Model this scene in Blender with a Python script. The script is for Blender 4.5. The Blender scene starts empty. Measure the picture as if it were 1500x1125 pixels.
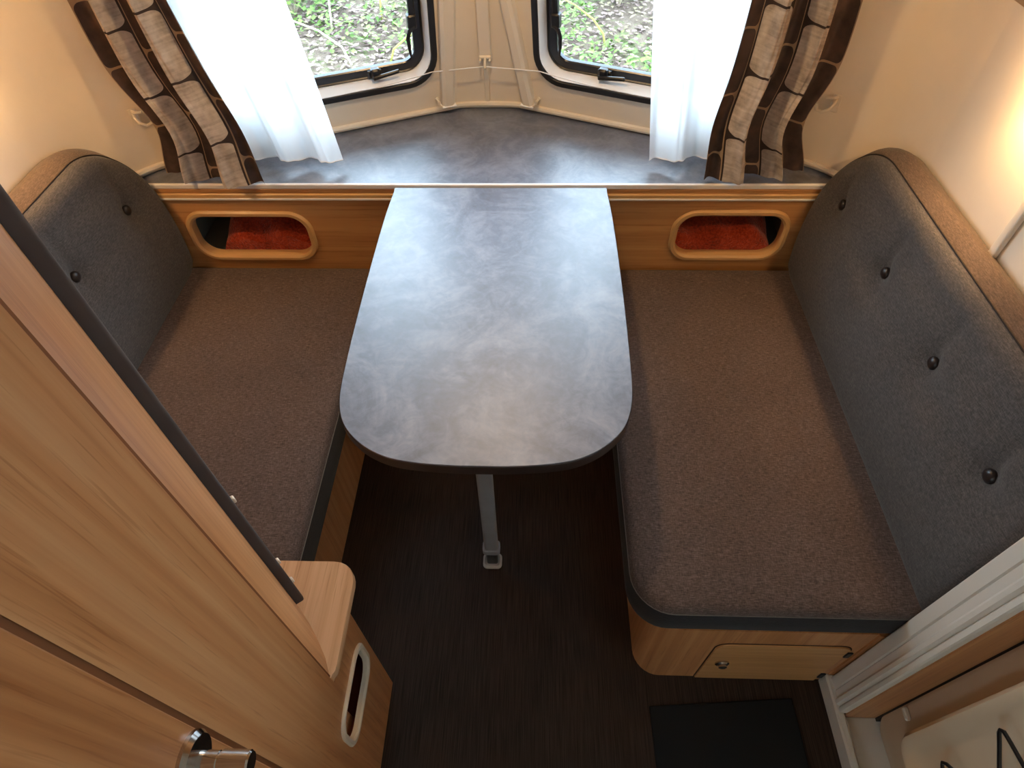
import bpy, bmesh, math, random
from mathutils import Vector, Matrix
random.seed(7)
SC = bpy.context.scene
COL = SC.collection

# ------------------------------------------------------------------ camera
cam_data = bpy.data.cameras.new('camera')
cam = bpy.data.objects.new('camera', cam_data); COL.objects.link(cam)
CR = Vector((0.99943717, 0.02868283, -0.01739667))
CU = Vector((-0.01082556, 0.76660907, 0.64202285))
CF = Vector((-0.03175148, 0.64147317, -0.76648811))
m = Matrix((CR, CU, -CF)).transposed().to_4x4(); m.translation = Vector((0, 0, 1.7))
cam.matrix_world = m
cam_data.sensor_width = 36.0
cam_data.lens = 902.34 / 1500 * 36
cam_data.clip_start = 0.02
SC.camera = cam

# ------------------------------------------------------------------ world / daylight / exposure
world = bpy.data.worlds.new('overcast_sky'); SC.world = world
world.use_nodes = True
bg = world.node_tree.nodes['Background']
bg.inputs['Color'].default_value = (0.64, 0.83, 1.0, 1)
bg.inputs['Strength'].default_value = 15.0
SC.view_settings.view_transform = 'Standard'
SC.view_settings.look = 'None'
SC.view_settings.exposure = 0.0
SC.view_settings.gamma = 1.0
SC.view_settings.use_curve_mapping = False
WARM = (1.0, 0.65, 0.33)
P_CEIL, P_LEFT, P_RIGHT = 5.6, 620.0, 640.0
BULB = (1.0, 0.60, 0.27)

# ------------------------------------------------------------------ helpers
CX = -0.147          # centre line of the caravan
WL, WR = -1.187, 0.893
ZS = 0.748           # shelf height
CEIL = 1.95

def portal(loc,ex,ey,w,h):
    d=bpy.data.lights.new('daylight_portal','AREA'); d.shape='RECTANGLE'; d.size=w; d.size_y=h; d.cycles.is_portal=True
    o=bpy.data.objects.new('daylight_portal',d); COL.objects.link(o)
    ex=Vector(ex).normalized(); ey=Vector(ey).normalized(); ez=ex.cross(ey)
    mm=Matrix((ex,ey,ez)).transposed().to_4x4(); mm.translation=Vector(loc); o.matrix_world=mm

class Basis:
    def __init__(s, o, ex, ey, ez): s.o, s.x, s.y, s.z = Vector(o), Vector(ex), Vector(ey), Vector(ez)
    def __call__(s, u, v, w=0.0): return s.o + s.x*u + s.y*v + s.z*w
XY = Basis((0,0,0),(1,0,0),(0,1,0),(0,0,1))

def rr(u0,u1,v0,v1,r,n=6):
    if not hasattr(r,'__len__'): r=(r,)*4            # bl, br, tr, tl
    out=[]
    for (cu,cv,su,sv,a0,rad) in ((u0,v0,1,1,180,r[0]),(u1,v0,-1,1,270,r[1]),(u1,v1,-1,-1,0,r[2]),(u0,v1,1,-1,90,r[3])):
        for i in range(n+1):
            a=math.radians(a0+90*i/n)
            out.append((cu+su*rad+rad*math.cos(a), cv+sv*rad+rad*math.sin(a)))
    return out

class MB:
    def __init__(s): s.v=[]; s.f=[]
    def loop(s, pts):
        i=len(s.v); s.v+= [tuple(p) for p in pts]; return list(range(i,i+len(pts)))
    def bridge(s,a,b,closed=True):
        n=len(a)
        for i in range(n if closed else n-1):
            j=(i+1)%n; s.f.append((a[i],a[j],b[j],b[i]))
    def cap(s,a): s.f.append(tuple(a))
    def loft(s,B,secs,cap0=True,cap1=True,n=6):
        L=[s.loop([B(u,v,q[5]) for u,v in rr(*q[:5],n)]) for q in secs]
        for a,b in zip(L,L[1:]): s.bridge(a,b)
        if cap0: s.cap(L[0][::-1])
        if cap1: s.cap(L[-1])
        return s
    def polyloft(s,loops,cap0=True,cap1=True):
        L=[s.loop(p) for p in loops]
        for a,b in zip(L,L[1:]): s.bridge(a,b)
        if cap0: s.cap(L[0][::-1])
        if cap1: s.cap(L[-1])
        return s
    def box(s,x0,x1,y0,y1,z0,z1,B=XY,r=0.0):
        if r<=0:
            a=s.loop([B(x0,y0,z0),B(x1,y0,z0),B(x1,y1,z0),B(x0,y1,z0)])
            b=s.loop([B(x0,y0,z1),B(x1,y0,z1),B(x1,y1,z1),B(x0,y1,z1)])
            s.bridge(a,b); s.cap(a[::-1]); s.cap(b)
        else:
            s.loft(B,[(x0+r,x1-r,y0+r,y1-r,r*.4,z0),(x0,x1,y0,y1,r,z0+r),(x0,x1,y0,y1,r,z1-r),(x0+r,x1-r,y0+r,y1-r,r*.4,z1)],n=3)
        return s
    def tube(s,pts,rad,seg=8,closed=False):
        pts=[Vector(p) for p in pts]; n=len(pts); L=[]
        prev=None
        for i,p in enumerate(pts):
            if closed: t=pts[(i+1)%n]-pts[i-1]
            else: t=pts[min(i+1,n-1)]-pts[max(i-1,0)]
            t.normalize()
            if prev is None:
                a=Vector((0,0,1)) if abs(t.z)<.9 else Vector((1,0,0))
                u=t.cross(a).normalized()
            else:
                u=(prev-t*prev.dot(t)).normalized()
            prev=u; w=t.cross(u)
            rd=rad[i] if hasattr(rad,'__len__') else rad
            L.append(s.loop([p+u*rd*math.cos(2*math.pi*k/seg)+w*rd*math.sin(2*math.pi*k/seg) for k in range(seg)]))
        for a,b in zip(L,L[1:]): s.bridge(a,b)
        if closed: s.bridge(L[-1],L[0])
        else: s.cap(L[0][::-1]); s.cap(L[-1])
        return s
    def lathe(s,B,prof,seg=20):
        L=[s.loop([B(r*math.cos(2*math.pi*k/seg),r*math.sin(2*math.pi*k/seg),w) for k in range(seg)]) for r,w in prof]
        for a,b in zip(L,L[1:]): s.bridge(a,b)
        s.cap(L[0][::-1]); s.cap(L[-1]); return s
    def grid(s,rows):
        L=[s.loop(r) for r in rows]
        for a,b in zip(L,L[1:]): s.bridge(a,b,closed=False)
        return L
    def build(s,name,mat,parent=None,origin=None,angle=35,kind=None,recalc=True,uv=None):
        vs=[Vector(v) for v in s.v]
        if origin is None:
            lo=[min(v[i] for v in vs) for i in range(3)]; hi=[max(v[i] for v in vs) for i in range(3)]
            origin=Vector(((lo[0]+hi[0])/2,(lo[1]+hi[1])/2,lo[2]))
        origin=Vector(origin)
        me=bpy.data.meshes.new(name)
        me.from_pydata([v-origin for v in vs],[],s.f)
        if recalc:
            bm=bmesh.new(); bm.from_mesh(me); bmesh.ops.recalc_face_normals(bm,faces=bm.faces); bm.to_mesh(me); bm.free()
        me.shade_smooth(); me.set_sharp_from_angle(angle=math.radians(angle))
        if uv:
            l=me.uv_layers.new(name='UVMap')
            for lp in me.loops: l.data[lp.index].uv=uv[lp.vertex_index]
        me.materials.append(mat)
        o=bpy.data.objects.new(name,me); COL.objects.link(o)
        place(o,origin,parent)
        if kind: o['kind']=kind
        return o

WORLDLOC={}
def place(o,origin,parent):
    WORLDLOC[o.name]=Vector(origin)
    if parent:
        o.parent=parent; o.location=Vector(origin)-WORLDLOC[parent.name]
    else: o.location=origin
def copy_at(src,origin,parent,rot=None):
    o=src.copy(); COL.objects.link(o); place(o,origin,parent)
    if rot: o.rotation_euler=rot
    return o
def tag(o,label,cat,group=None):
    o['label']=label; o['category']=cat
    if group: o['group']=group
    return o
def thing(name,loc,label,cat,group=None):
    o=bpy.data.objects.new(name,None); COL.objects.link(o); o.empty_display_size=.05
    place(o,loc,None); return tag(o,label,cat,group)
def struct(o): o['kind']='structure'; return o
def structure_root(name,loc):
    o=bpy.data.objects.new(name,None); COL.objects.link(o); o.empty_display_size=.05
    place(o,loc,None); o['kind']='structure'; return o

# ------------------------------------------------------------------ materials
def srgb(r,g,b):
    f=lambda c:(c/255/12.92) if c/255<=.04045 else ((c/255+.055)/1.055)**2.4
    return (f(r),f(g),f(b),1)
class Mat:
    def __init__(s,name,rough=.5,metal=0.,spec=.5):
        s.m=bpy.data.materials.new(name); s.m.use_nodes=True; s.t=s.m.node_tree
        s.b=s.t.nodes['Principled BSDF']; s.out=s.t.nodes['Material Output']
        s.b.inputs['Roughness'].default_value=rough; s.b.inputs['Metallic'].default_value=metal
        s.b.inputs['Specular IOR Level'].default_value=spec
    def n(s,t,**k):
        nd=s.t.nodes.new(t)
        for a,b in k.items():
            if a in nd.inputs.keys() if isinstance(a,str) else False: nd.inputs[a].default_value=b
            else: setattr(nd,a,b)
        return nd
    def l(s,a,b): s.t.links.new(a,b)
    def col(s,c): s.b.inputs['Base Color'].default_value=c; return s
    def coord(s,scale=(1,1,1),rot=(0,0,0),kind='Object'):
        tc=s.n('ShaderNodeTexCoord'); mp=s.n('ShaderNodeMapping')
        mp.inputs['Scale'].default_value=scale; mp.inputs['Rotation'].default_value=rot
        s.l(tc.outputs[kind],mp.inputs['Vector']); return mp.outputs['Vector']
    def noise(s,vec,scale=1,detail=3,rough=.5,dist=0.):
        nd=s.n('ShaderNodeTexNoise'); nd.inputs['Scale'].default_value=scale; nd.inputs['Detail'].default_value=detail
        nd.inputs['Roughness'].default_value=rough; nd.inputs['Distortion'].default_value=dist
        s.l(vec,nd.inputs['Vector']); return nd.outputs['Fac']
    def ramp(s,fac,stops):
        r=s.n('ShaderNodeValToRGB'); e=r.color_ramp.elements
        while len(e)<len(stops): e.new(.5)
        for i,(p,c) in enumerate(stops): e[i].position=p; e[i].color=c
        s.l(fac,r.inputs['Fac']); return r.outputs['Color']
    def math(s,op,a,b=None,c=None):
        nd=s.n('ShaderNodeMath'); nd.operation=op
        for i,x in enumerate((a,b,c)):
            if x is None: continue
            if isinstance(x,(int,float)): nd.inputs[i].default_value=x
            else: s.l(x,nd.inputs[i])
        return nd.outputs[0]
    def mix(s,fac,a,b,mode='MIX'):
        nd=s.n('ShaderNodeMix'); nd.data_type='RGBA'; nd.blend_type=mode
        for sock,x in ((nd.inputs[0],fac),(nd.inputs[6],a),(nd.inputs[7],b)):
            if isinstance(x,(int,float)): sock.default_value=x
            elif isinstance(x,tuple): sock.default_value=x
            else: s.l(x,sock)
        return nd.outputs[2]
    def base(s,c): s.l(c,s.b.inputs['Base Color']); return s
    def bump(s,h,strength=.2,dist=.002):
        nd=s.n('ShaderNodeBump'); nd.inputs['Strength'].default_value=strength; nd.inputs['Distance'].default_value=dist
        s.l(h,nd.inputs['Height']); s.l(nd.outputs['Normal'],s.b.inputs['Normal']); return s

def plain(name,c,rough=.5,metal=0.,spec=.5,mott=.06):
    M=Mat(name,rough,metal,spec); v=M.coord((1,1,1))
    f=M.noise(v,14,3)
    d=tuple(x*(1-mott*2) for x in c[:3])+(1,)
    M.base(M.ramp(f,[(.35,d),(.65,c)])); return M.m

def wood(name,axis,dark,mid,light,rough=.38,sc=1.0):
    M=Mat(name,rough)
    s=[60*sc]*3; s[axis]=.9*sc
    s2=[260*sc]*3; s2[axis]=7*sc
    s3=[9*sc]*3; s3[axis]=.55*sc
    a=M.noise(M.coord(tuple(s)),1,4,.55,.05); b=M.noise(M.coord(tuple(s2)),1,2,.6); c=M.noise(M.coord(tuple(s3)),1,2,.5,.1)
    base=M.ramp(M.math('ADD',M.math('MULTIPLY',a,.6),M.math('MULTIPLY',c,.4)),[(.33,dark),(.5,mid),(.67,light)])
    pores=M.ramp(b,[(.30,(.72,.62,.52,1)),(.42,(1,1,1,1))])
    M.base(M.mix(.75,base,pores,'MULTIPLY'))
    M.bump(b,.05,.0006); return M.m

def fabric(name,dark,mid,light,ax=(0,1),rough=.95,fleck=.5):
    M=Mat(name,rough,0,.15)
    s1=[900.]*3; s1[ax[0]]=160.
    s2=[900.]*3; s2[ax[1]]=220.
    a=M.noise(M.coord(tuple(s1)),.55,2,.6); b=M.noise(M.coord(tuple(s2)),.55,2,.6); g=M.noise(M.coord((1,1,1)),5,3)
    f=M.math('ADD',M.math('MULTIPLY',a,.6),M.math('MULTIPLY',b,.4))
    f=M.math('ADD',f,M.math('MULTIPLY',M.math('SUBTRACT',g,.5),.12))
    M.base(M.ramp(f,[(.30,dark),(.5,mid),(.72,light)]))
    M.b.inputs['Sheen Weight'].default_value=.12
    M.bump(f,.35,.0012); return M.m

M_wall=plain('cream_wall',srgb(232,219,198),.55,mott=.015)
M_ceil=plain('cream_ceiling',srgb(236,226,208),.6,mott=.015)
M_trimw=plain('ivory_plastic',srgb(228,216,196),.35,mott=.01)
M_jamb=plain('white_jamb',srgb(226,219,206),.4,mott=.015)
M_door=plain('cream_door_moulding',srgb(216,194,164),.45,mott=.01)
M_blackrub=plain('black_rubber',srgb(26,26,30),.45)
M_sash=plain('dark_window_sash',srgb(30,34,44),.25)
M_whitepl=plain('white_plastic',srgb(246,246,246),.16,mott=.005)
M_blackpl=plain('black_plastic',srgb(22,22,24),.35)
M_wood_v=wood('beech_vertical',2,srgb(172,112,66),srgb(198,138,88),srgb(214,160,110))
M_wood_x=wood('beech_along_panel',0,srgb(186,130,78),srgb(204,150,94),srgb(216,166,110))
M_wood_y=wood('beech_counter',1,srgb(196,152,112),srgb(214,172,132),srgb(226,188,148))
M_groove=plain('groove_brown',srgb(136,84,46),.7)
M_gap_shade=plain('painted_gap_shade',srgb(58,34,20),.8)  # shadow of the hatch gap, put into the colour
M_frame=plain('beige_frame_plastic',srgb(214,172,118),.35,mott=.01)
M_seat=fabric('brown_heather_fabric',srgb(62,52,49),srgb(92,79,74),srgb(126,110,103),(0,1))
M_back=fabric('charcoal_heather_fabric',srgb(62,59,59),srgb(82,79,78),srgb(108,103,99),(1,2))
M_backg=fabric('brown_gusset_fabric',srgb(66,56,50),srgb(88,75,66),srgb(112,97,86),(1,2))
M_side=fabric('black_side_fabric',srgb(20,20,23),srgb(32,32,36),srgb(46,46,50),(0,1))
M_thread=plain('pale_thread',srgb(120,112,104),.8)
M_seam=plain('dark_thread',srgb(44,36,32),.9)
M_button=plain('dark_leather_button',srgb(40,32,30),.35)
M_chrome=plain('chrome',srgb(205,200,195),.14,1.0)
M_alu=plain('grey_aluminium',srgb(168,172,178),.4,.2)
M_alustrip=plain('white_edge_strip',srgb(244,243,240),.25,0,mott=.005)
M_felt=plain('dark_grey_felt',srgb(82,74,71),.9)
M_dark=plain('compartment_grey',srgb(112,114,108),.8)
M_mat=plain('black_doormat',srgb(18,20,22),.95)

def laminate():
    M=Mat('grey_mottled_laminate',.30,0,.6); M.b.inputs['Coat Weight'].default_value=.8; M.b.inputs['Coat Roughness'].default_value=.46; M.b.inputs['Coat IOR'].default_value=1.6
    v=M.coord((1,1,1))
    a=M.noise(v,7,6,.62,1.2); b=M.noise(v,22,4,.6,2.0); c=M.noise(v,120,2,.5)
    f=M.math('ADD',M.math('MULTIPLY',a,.65),M.math('ADD',M.math('MULTIPLY',b,.28),M.math('MULTIPLY',c,.07)))
    M.base(M.ramp(f,[(.32,srgb(66,71,84)),(.46,srgb(90,96,112)),(.55,srgb(110,116,131)),(.70,srgb(136,141,153))]))
    r=M.math('ADD',M.math('MULTIPLY',b,.16),.40); M.l(r,M.b.inputs['Roughness'])
    M.bump(c,.05,.0008); return M.m
M_lam=laminate()

def floor_mat():
    M=Mat('dark_striped_vinyl',.6,0,.2)
    a=M.noise(M.coord((420,9,1)),1,2); b=M.noise(M.coord((1,1,1)),4,3)
    f=M.math('ADD',M.math('MULTIPLY',a,.7),M.math('MULTIPLY',b,.3))
    M.base(M.ramp(f,[(.35,srgb(36,27,22)),(.6,srgb(66,51,42))])); return M.m
M_floor=floor_mat()

def fleece():
    M=Mat('rust_red_fleece',1.0,0,.1)
    v=M.coord((1,1,1)); a=M.noise(v,150,3,.7); b=M.noise(v,16,3)
    f=M.math('ADD',M.math('MULTIPLY',a,.6),M.math('MULTIPLY',b,.4))
    M.base(M.ramp(f,[(.35,srgb(110,30,14)),(.55,srgb(180,62,32)),(.7,srgb(212,98,60))]))
    M.b.inputs['Sheen Weight'].default_value=.4
    M.bump(a,.9,.006); return M.m
M_fleece=fleece()

def glass():
    M=Mat('window_acrylic'); t=M.t
    tr=M.n('ShaderNodeBsdfTransparent'); tr.inputs['Color'].default_value=(.95,.97,.98,1)
    gl=M.n('ShaderNodeBsdfGlossy'); gl.inputs['Roughness'].default_value=.03
    fr=M.n('ShaderNodeFresnel'); fr.inputs['IOR'].default_value=1.45
    mx=M.n('ShaderNodeMixShader'); M.l(fr.outputs[0],mx.inputs[0]); M.l(tr.outputs[0],mx.inputs[1]); M.l(gl.outputs[0],mx.inputs[2])
    M.l(mx.outputs[0],M.out.inputs['Surface']); return M.m
M_glass=glass()

def sheer(name,trans):
    M=Mat(name)
    df=M.n('ShaderNodeBsdfDiffuse'); df.inputs['Color'].default_value=(.93,.94,.95,1)
    tl=M.n('ShaderNodeBsdfTranslucent'); tl.inputs['Color'].default_value=(.95,.96,.97,1)
    tp=M.n('ShaderNodeBsdfTransparent')
    m1=M.n('ShaderNodeMixShader'); m1.inputs[0].default_value=.6; M.l(df.outputs[0],m1.inputs[1]); M.l(tl.outputs[0],m1.inputs[2])
    m2=M.n('ShaderNodeMixShader'); m2.inputs[0].default_value=trans; M.l(m1.outputs[0],m2.inputs[1]); M.l(tp.outputs[0],m2.inputs[2])
    M.l(m2.outputs[0],M.out.inputs['Surface']); return M.m
M_sheer=sheer('white_sheer_voile',.14)
M_sheerhem=sheer('white_sheer_hem',.25)

def curtain_mat():
    # uv: u in columns, v in metres; columns alternate dark and silver, cells with rounded ends
    M=Mat('cell_pattern_curtain',.6,0,.4)
    tc=M.n('ShaderNodeTexCoord'); sp=M.n('ShaderNodeSeparateXYZ'); M.l(tc.outputs['UV'],sp.inputs[0])
    u,v=sp.outputs[0],sp.outputs[1]
    ci=M.math('FLOOR',u); par=M.math('MODULO',ci,2.0)      # 0 dark, 1 light
    fu=M.math('SUBTRACT',M.math('FRACT',u),.5)
    vv=M.math('ADD',M.math('DIVIDE',v,.15),M.math('MULTIPLY',ci,.37))
    fv=M.math('SUBTRACT',M.math('FRACT',vv),.5)
    # rounded-rectangle distance in metres (cell .085 x .15)
    qx=M.math('SUBTRACT',M.math('MULTIPLY',M.math('ABSOLUTE',fu),.085),.0250)
    qy=M.math('SUBTRACT',M.math('MULTIPLY',M.math('ABSOLUTE',fv),.15),.0575)
    qx=M.math('MAXIMUM',qx,0.); qy=M.math('MAXIMUM',qy,0.)
    d=M.math('SQRT',M.math('ADD',M.math('MULTIPLY',qx,qx),M.math('MULTIPLY',qy,qy)))
    inside=M.math('LESS_THAN',d,.0148)
    n=M.noise(M.coord((9,9,160)),1,3); n2=M.noise(M.coord((1,1,1)),26,3,.6)
    light=M.ramp(M.math('ADD',M.math('MULTIPLY',n,.35),M.math('MULTIPLY',n2,.65)),[(.35,srgb(152,142,133)),(.5,srgb(192,181,170)),(.68,srgb(222,213,203))])
    dark=M.ramp(n2,[(.35,srgb(60,48,46)),(.65,srgb(84,68,63))])
    cell=M.mix(par,dark,light)
    line=M.mix(par,srgb(178,154,126),srgb(54,42,38))
    M.base(M.mix(inside,line,cell)); return M.m
M_curtain=curtain_mat()

def ground_mat():
    M=Mat('forest_floor',1.0,0,.1)
    v=M.coord((1,1,1)); a=M.noise(v,1.6,4,.6); b=M.noise(v,14,4,.7)
    f=M.math('ADD',M.math('MULTIPLY',a,.5),M.math('MULTIPLY',b,.5))
    M.base(M.ramp(f,[(.35,srgb(84,74,62)),(.5,srgb(112,96,84)),(.62,srgb(96,106,66))]))
    M.bump(b,.8,.05); return M.m
def leafmat(name,c1,c2):
    M=Mat(name,.7,0,.25)
    oi=M.n('ShaderNodeObjectInfo'); v=M.coord((1,1,1)); f=M.noise(v,9,3,.7)
    M.base(M.ramp(f,[(.36,c1),(.64,c2)]))
    M.b.inputs['Subsurface Weight'].default_value=0
    return M.m

# ------------------------------------------------------------------ structure: front wall, tilted vee
AL=math.radians(23.3); TI=math.radians(8)
def half(sg):
    nh=Vector((sg*math.sin(AL),math.cos(AL),0))
    e1=Vector((sg*math.cos(AL),-math.sin(AL),0)); e2=Vector((0,0,1))*math.cos(TI)-nh*math.sin(TI)
    inn=e1.cross(e2)
    if inn.y>0: inn=-inn                # pointing into the room
    return Basis((CX,2.0,.75),e1,e2,inn)
HALF={-1:half(-1),1:half(1)}
ETOP=1.25
W_U0,W_U1,W_V0,W_V1=.172,.86,.104,.88    # window hole in wall coordinates
def corner_pt(sg,v,t):
    xs=WR if sg>0 else WL
    p0=HALF[sg](.90,v); p1=Vector((xs,1.60,p0.z)); p2=Vector((xs,1.30,p0.z))
    return p0*(1-t)**2+p1*2*t*(1-t)+p2*t*t
def wall_front():
    mb=MB()
    for sg in (-1,1):
        B=HALF[sg]
        outer=(.108,.90,-.06,ETOP,.0001,0.); inner=(W_U0+.004,W_U1-.004,W_V0+.004,W_V1-.004,.082,0.)
        mb.loft(B,[outer,inner,(W_U0+.004,W_U1-.004,W_V0+.004,W_V1-.004,.082,-.055)],False,False,n=7)
        # rounded corner to the side wall
        xs=WR if sg>0 else WL
        rows=[]
        for k in range(9):
            t=k/8; row=[]
            for v in (-.06,ETOP):
                row.append(corner_pt(sg,v,t))
            rows.append(row)
        mb.grid(rows)
    rows=[]
    for k in range(9):
        t=k/8; a=[]
        for v in (-.06,ETOP):
            p0=HALF[-1](.108,v); p2=HALF[1](.108,v); p1=(p0+p2)/2+Vector((0,.014,0))
            a.append(p0*(1-t)**2+p1*2*t*(1-t)+p2*t*t)
        rows.append(a)
    mb.grid(rows)
    return struct(mb.build('wall_front',M_wall))
wall_front()

# floor, ceiling, side and rear walls
struct(MB().box(WL-.05,WR+.05,-2.45,2.05,-.04,0).build('floor',M_floor))
struct(MB().box(WL-.05,WR+.05,-2.45,2.05,CEIL,CEIL+.04).build('ceiling',M_ceil))
def wall_with_hole(name,B,u0,u1,v0,v1,hole,th=.04):
    mb=MB()
    h=tuple(hole)
    mb.loft(B,[(u0,u1,v0,v1,.0001,-th),(u0,u1,v0,v1,.0001,0),h+(.06,0),h+(.06,-th),(u0,u1,v0,v1,.0001,-th)],False,False)
    return struct(mb.build(name,M_wall))
# left wall: kitchen window behind the camera
BLw=Basis((WL,0,0),(0,1,0),(0,0,1),(1,0,0))
wall_with_hole('wall_left',BLw,-2.45,1.33,0,CEIL,(-2.3,-1.6,1.0,1.5))
BRw=Basis((WR,0,0),(0,1,0),(0,0,1),(-1,0,0))
struct(MB().box(WR,WR+.04,.40,1.33,0,CEIL).build('wall_right',M_wall))
struct(MB().box(WR,WR+.04,-2.45,-.32,0,CEIL).build('wall_right_rear',M_wall))
struct(MB().box(WL,WR,-2.45,-2.41,0,CEIL).build('wall_rear',M_wall))

# lower walls of the front locker space
struct(MB().box(WL-.04,WL,1.32,2.05,0,.72).build('wall_left_lower',M_wall))
struct(MB().box(WR,WR+.04,1.32,2.05,0,.72).build('wall_right_front',M_wall))
struct(MB().box(WL,WR,2.01,2.05,0,.72).build('wall_front_lower',M_wall))
# side-wall joint batten beside the right backrest
struct(MB().box(WR-.012,WR,.972,.992,.5,CEIL,r=.004).build('trim_1',M_trimw))
# ivory cove along the foot of the front wall
def cove():
    mb=MB(); pts=[]
    def foot(sg,u): return HALF[sg](u,0.012,.004)
    for k in range(9): pts.append(corner_pt(-1,.012,1-k/8*.95)+Vector((.004,-.004,0)))
    for k in range(12): pts.append(foot(-1,.89-.79*k/11))
    for k in range(1,6):
        t=k/6; a=foot(-1,.1); b=foot(1,.1); pts.append(a.lerp(b,t)+Vector((0,.02*t*(1-t),0)))
    for k in range(12): pts.append(foot(1,.1+.79*k/11))
    for k in range(9): pts.append(corner_pt(1,.012,.05+k/8*.95)+Vector((-.004,-.004,0)))
    mb.tube(pts,.009,8); return struct(mb.build('trim_2',M_trimw))
cove()

# windows
def window(n,sg):
    B=HALF[sg]; root=structure_root('window_%d'%n,B(.5,W_V0,0))
    def ring(name,mat,io,w0,w1,r,r2,parent=root):
        a,b=io
        q=lambda d,rad,w:(W_U0+d,W_U1-d,W_V0+d,W_V1-d,rad,w)
        mb=MB(); e=.003
        mb.loft(B,[q(a,r,w0),q(a,r,w1-e),q(a+e,r-e,w1),q(b-e,r2+e,w1),q(b,r2,w1-e),q(b,r2,w0),q(a,r,w0)],False,False,n=8)
        return mb.build(name,mat,parent)
    ring('rubber_seal',M_blackrub,(-.004,.015),-.004,.010,.09,.072)
    q=lambda d,rad,w:(W_U0+d,W_U1-d,W_V0+d,W_V1-d,rad,w)
    MB().loft(B,[q(.013,.075,-.02),q(.013,.075,.004),q(.016,.072,.005),q(.0175,.0705,.001),q(.0225,.066,-.04),q(.0225,.066,-.048),q(.013,.075,-.048)],False,False,n=8).build('frame',M_whitepl,root,angle=50)
    ring('sash',M_sash,(.0215,.052),-.056,-.040,.067,.038)
    ring('sash_lip',M_blackpl,(.0222,.029),-.046,-.036,.066,.059)
    MB().loft(B,[(W_U0+.045,W_U1-.045,W_V0+.045,W_V1-.045,.045,-.051),(W_U0+.045,W_U1-.045,W_V0+.045,W_V1-.045,.045,-.046)]).build('pane',M_glass,root)
    # latch on the lower edge
    u=.353 if sg<0 else .376; v=W_V0+.026
    L=MB(); L.box(u-.022,u+.022,v-.002,v+.022,-.041,-.030,B,r=.003); L.box(u-.013,u+.013,v+.002,v+.034,-.033,-.012,B,r=.005)
    la=L.build('latch',M_blackpl,root)
    d=-1 if sg<0 else 1
    B2=Basis(B(u,v+.012,-.014),(B.x*d*math.cos(.12)+B.y*math.sin(.12)),(B.y*math.cos(.12)-B.x*d*math.sin(.12)),B.z)
    MB().box(-.012,.07,-.006,.006,0,.009,B2,r=.003).build('latch_lever',M_blackpl,la)
    MB().box(u-.020,u+.020,v-.014,v-.010,-.012,.0,B,r=.0015).build('latch_strike',M_groove,la)
    # stay fitting on the inner side edge
    uu=W_U0+.052
    S=MB(); S.box(uu-.010,uu+.016,.255,.295,-.042,-.018,B,r=.004); S.box(uu-.008,uu+.010,.285,.35,-.042,-.022,B,r=.004)
    st=S.build('stay_bracket',M_blackpl,root)
    pts=[B(uu-.002,.262,-.022),B(uu+.014,.255,-.018),B(uu+.021,.237,-.016),B(uu+.020,.207,-.016),B(uu+.017,.182,-.016)]
    MB().tube(pts,[.006,.006,.006,.005,.003],8).build('stay_handle',M_blackpl,st)
    return root
window(1,-1); window(2,1)

# pilaster covers and corner strip of the front wall
def pilaster(n,sg,b0,b1,t0,t1):
    B=HALF[sg]; ve,vt=.031,1.1
    k=(vt-ve)/.30
    T0,T1=b0+(t0-b0)*min(k,1.9),b1+(t1-b1)*min(k,1.9)
    vm=ve+.30*1.9
    mb=MB()
    def sec(u0,u1,v):
        c=.010
        return [B(u0,v,0),B(u0+.001,v,.020),B(u0+c,v,.028),B(u1-c,v,.028),B(u1-.001,v,.020),B(u1,v,0)]
    mb.polyloft([sec(b0,b1,ve),sec(T0,T1,vm),sec(T0,T1,vt)])
    o=mb.build('trim_%d'%n,M_trimw); struct(o)
    # lip and small hook under it
    MB().box(b0-.002,b1+.002,ve-.004,ve,0,.031,B,r=.0015).build('end_lip',M_whitepl,o)
    return o
pl=pilaster(3,-1,.124,.167,.108,.158); pr_=pilaster(4,1,.126,.167,.076,.116)
def cornerstrip():
    mb=MB()
    f=lambda z:Vector((CX-.003,1.9645-(z-.75)*math.tan(TI)/math.cos(AL)*.985,z))
    def sec(z,w,d): p=f(z); return [p+Vector((-w,0,0)),p+Vector((-w*.8,-d,0)),p+Vector((w*.8,-d,0)),p+Vector((w,0,0))]
    mb.polyloft([sec(.905,.020,.008),sec(1.9,.020,.008)])
    struct(mb.build('trim_5',M_trimw))
    mb=MB(); mb.polyloft([sec(.765,.008,.003),sec(.905,.008,.003)])
    struct(mb.build('trim_6',M_trimw))
    return f
fr=cornerstrip()

# ------------------------------------------------------------------ door opening on the right
JX=.748
DX=.832
def jamb():
    root=structure_root('trim_7',(JX+.05,.404,0))
    mb=MB()
    prof=[(JX+.145,.446),(JX+.004,.446),(JX,.442),(JX,.418),(JX+.003,.415),(JX,.412),(JX,.398),(JX-.006,.392),(JX-.006,.384),(JX+.001,.379),(JX-.004,.374),(JX-.004,.366),(JX,.3637),(JX+.145,.3637)]
    mb.polyloft([[Vector((x,y,z)) for x,y in prof] for z in (.055,CEIL)])
    mb.build('door_post',M_jamb,root,angle=25)
    MB().box(JX+.012,DX+.03,.3605,.3637,.03,CEIL).build('post_lining',M_wood_v,root)
    MB().box(JX-.012,JX+.008,-.5,.452,0,.055,r=.004).build('door_sill',M_jamb,root)
    MB().box(JX+.010,.893,-.5,.3637,0,.028,r=.004).build('sill_step',M_jamb,root)
    return root
jamb()
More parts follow.
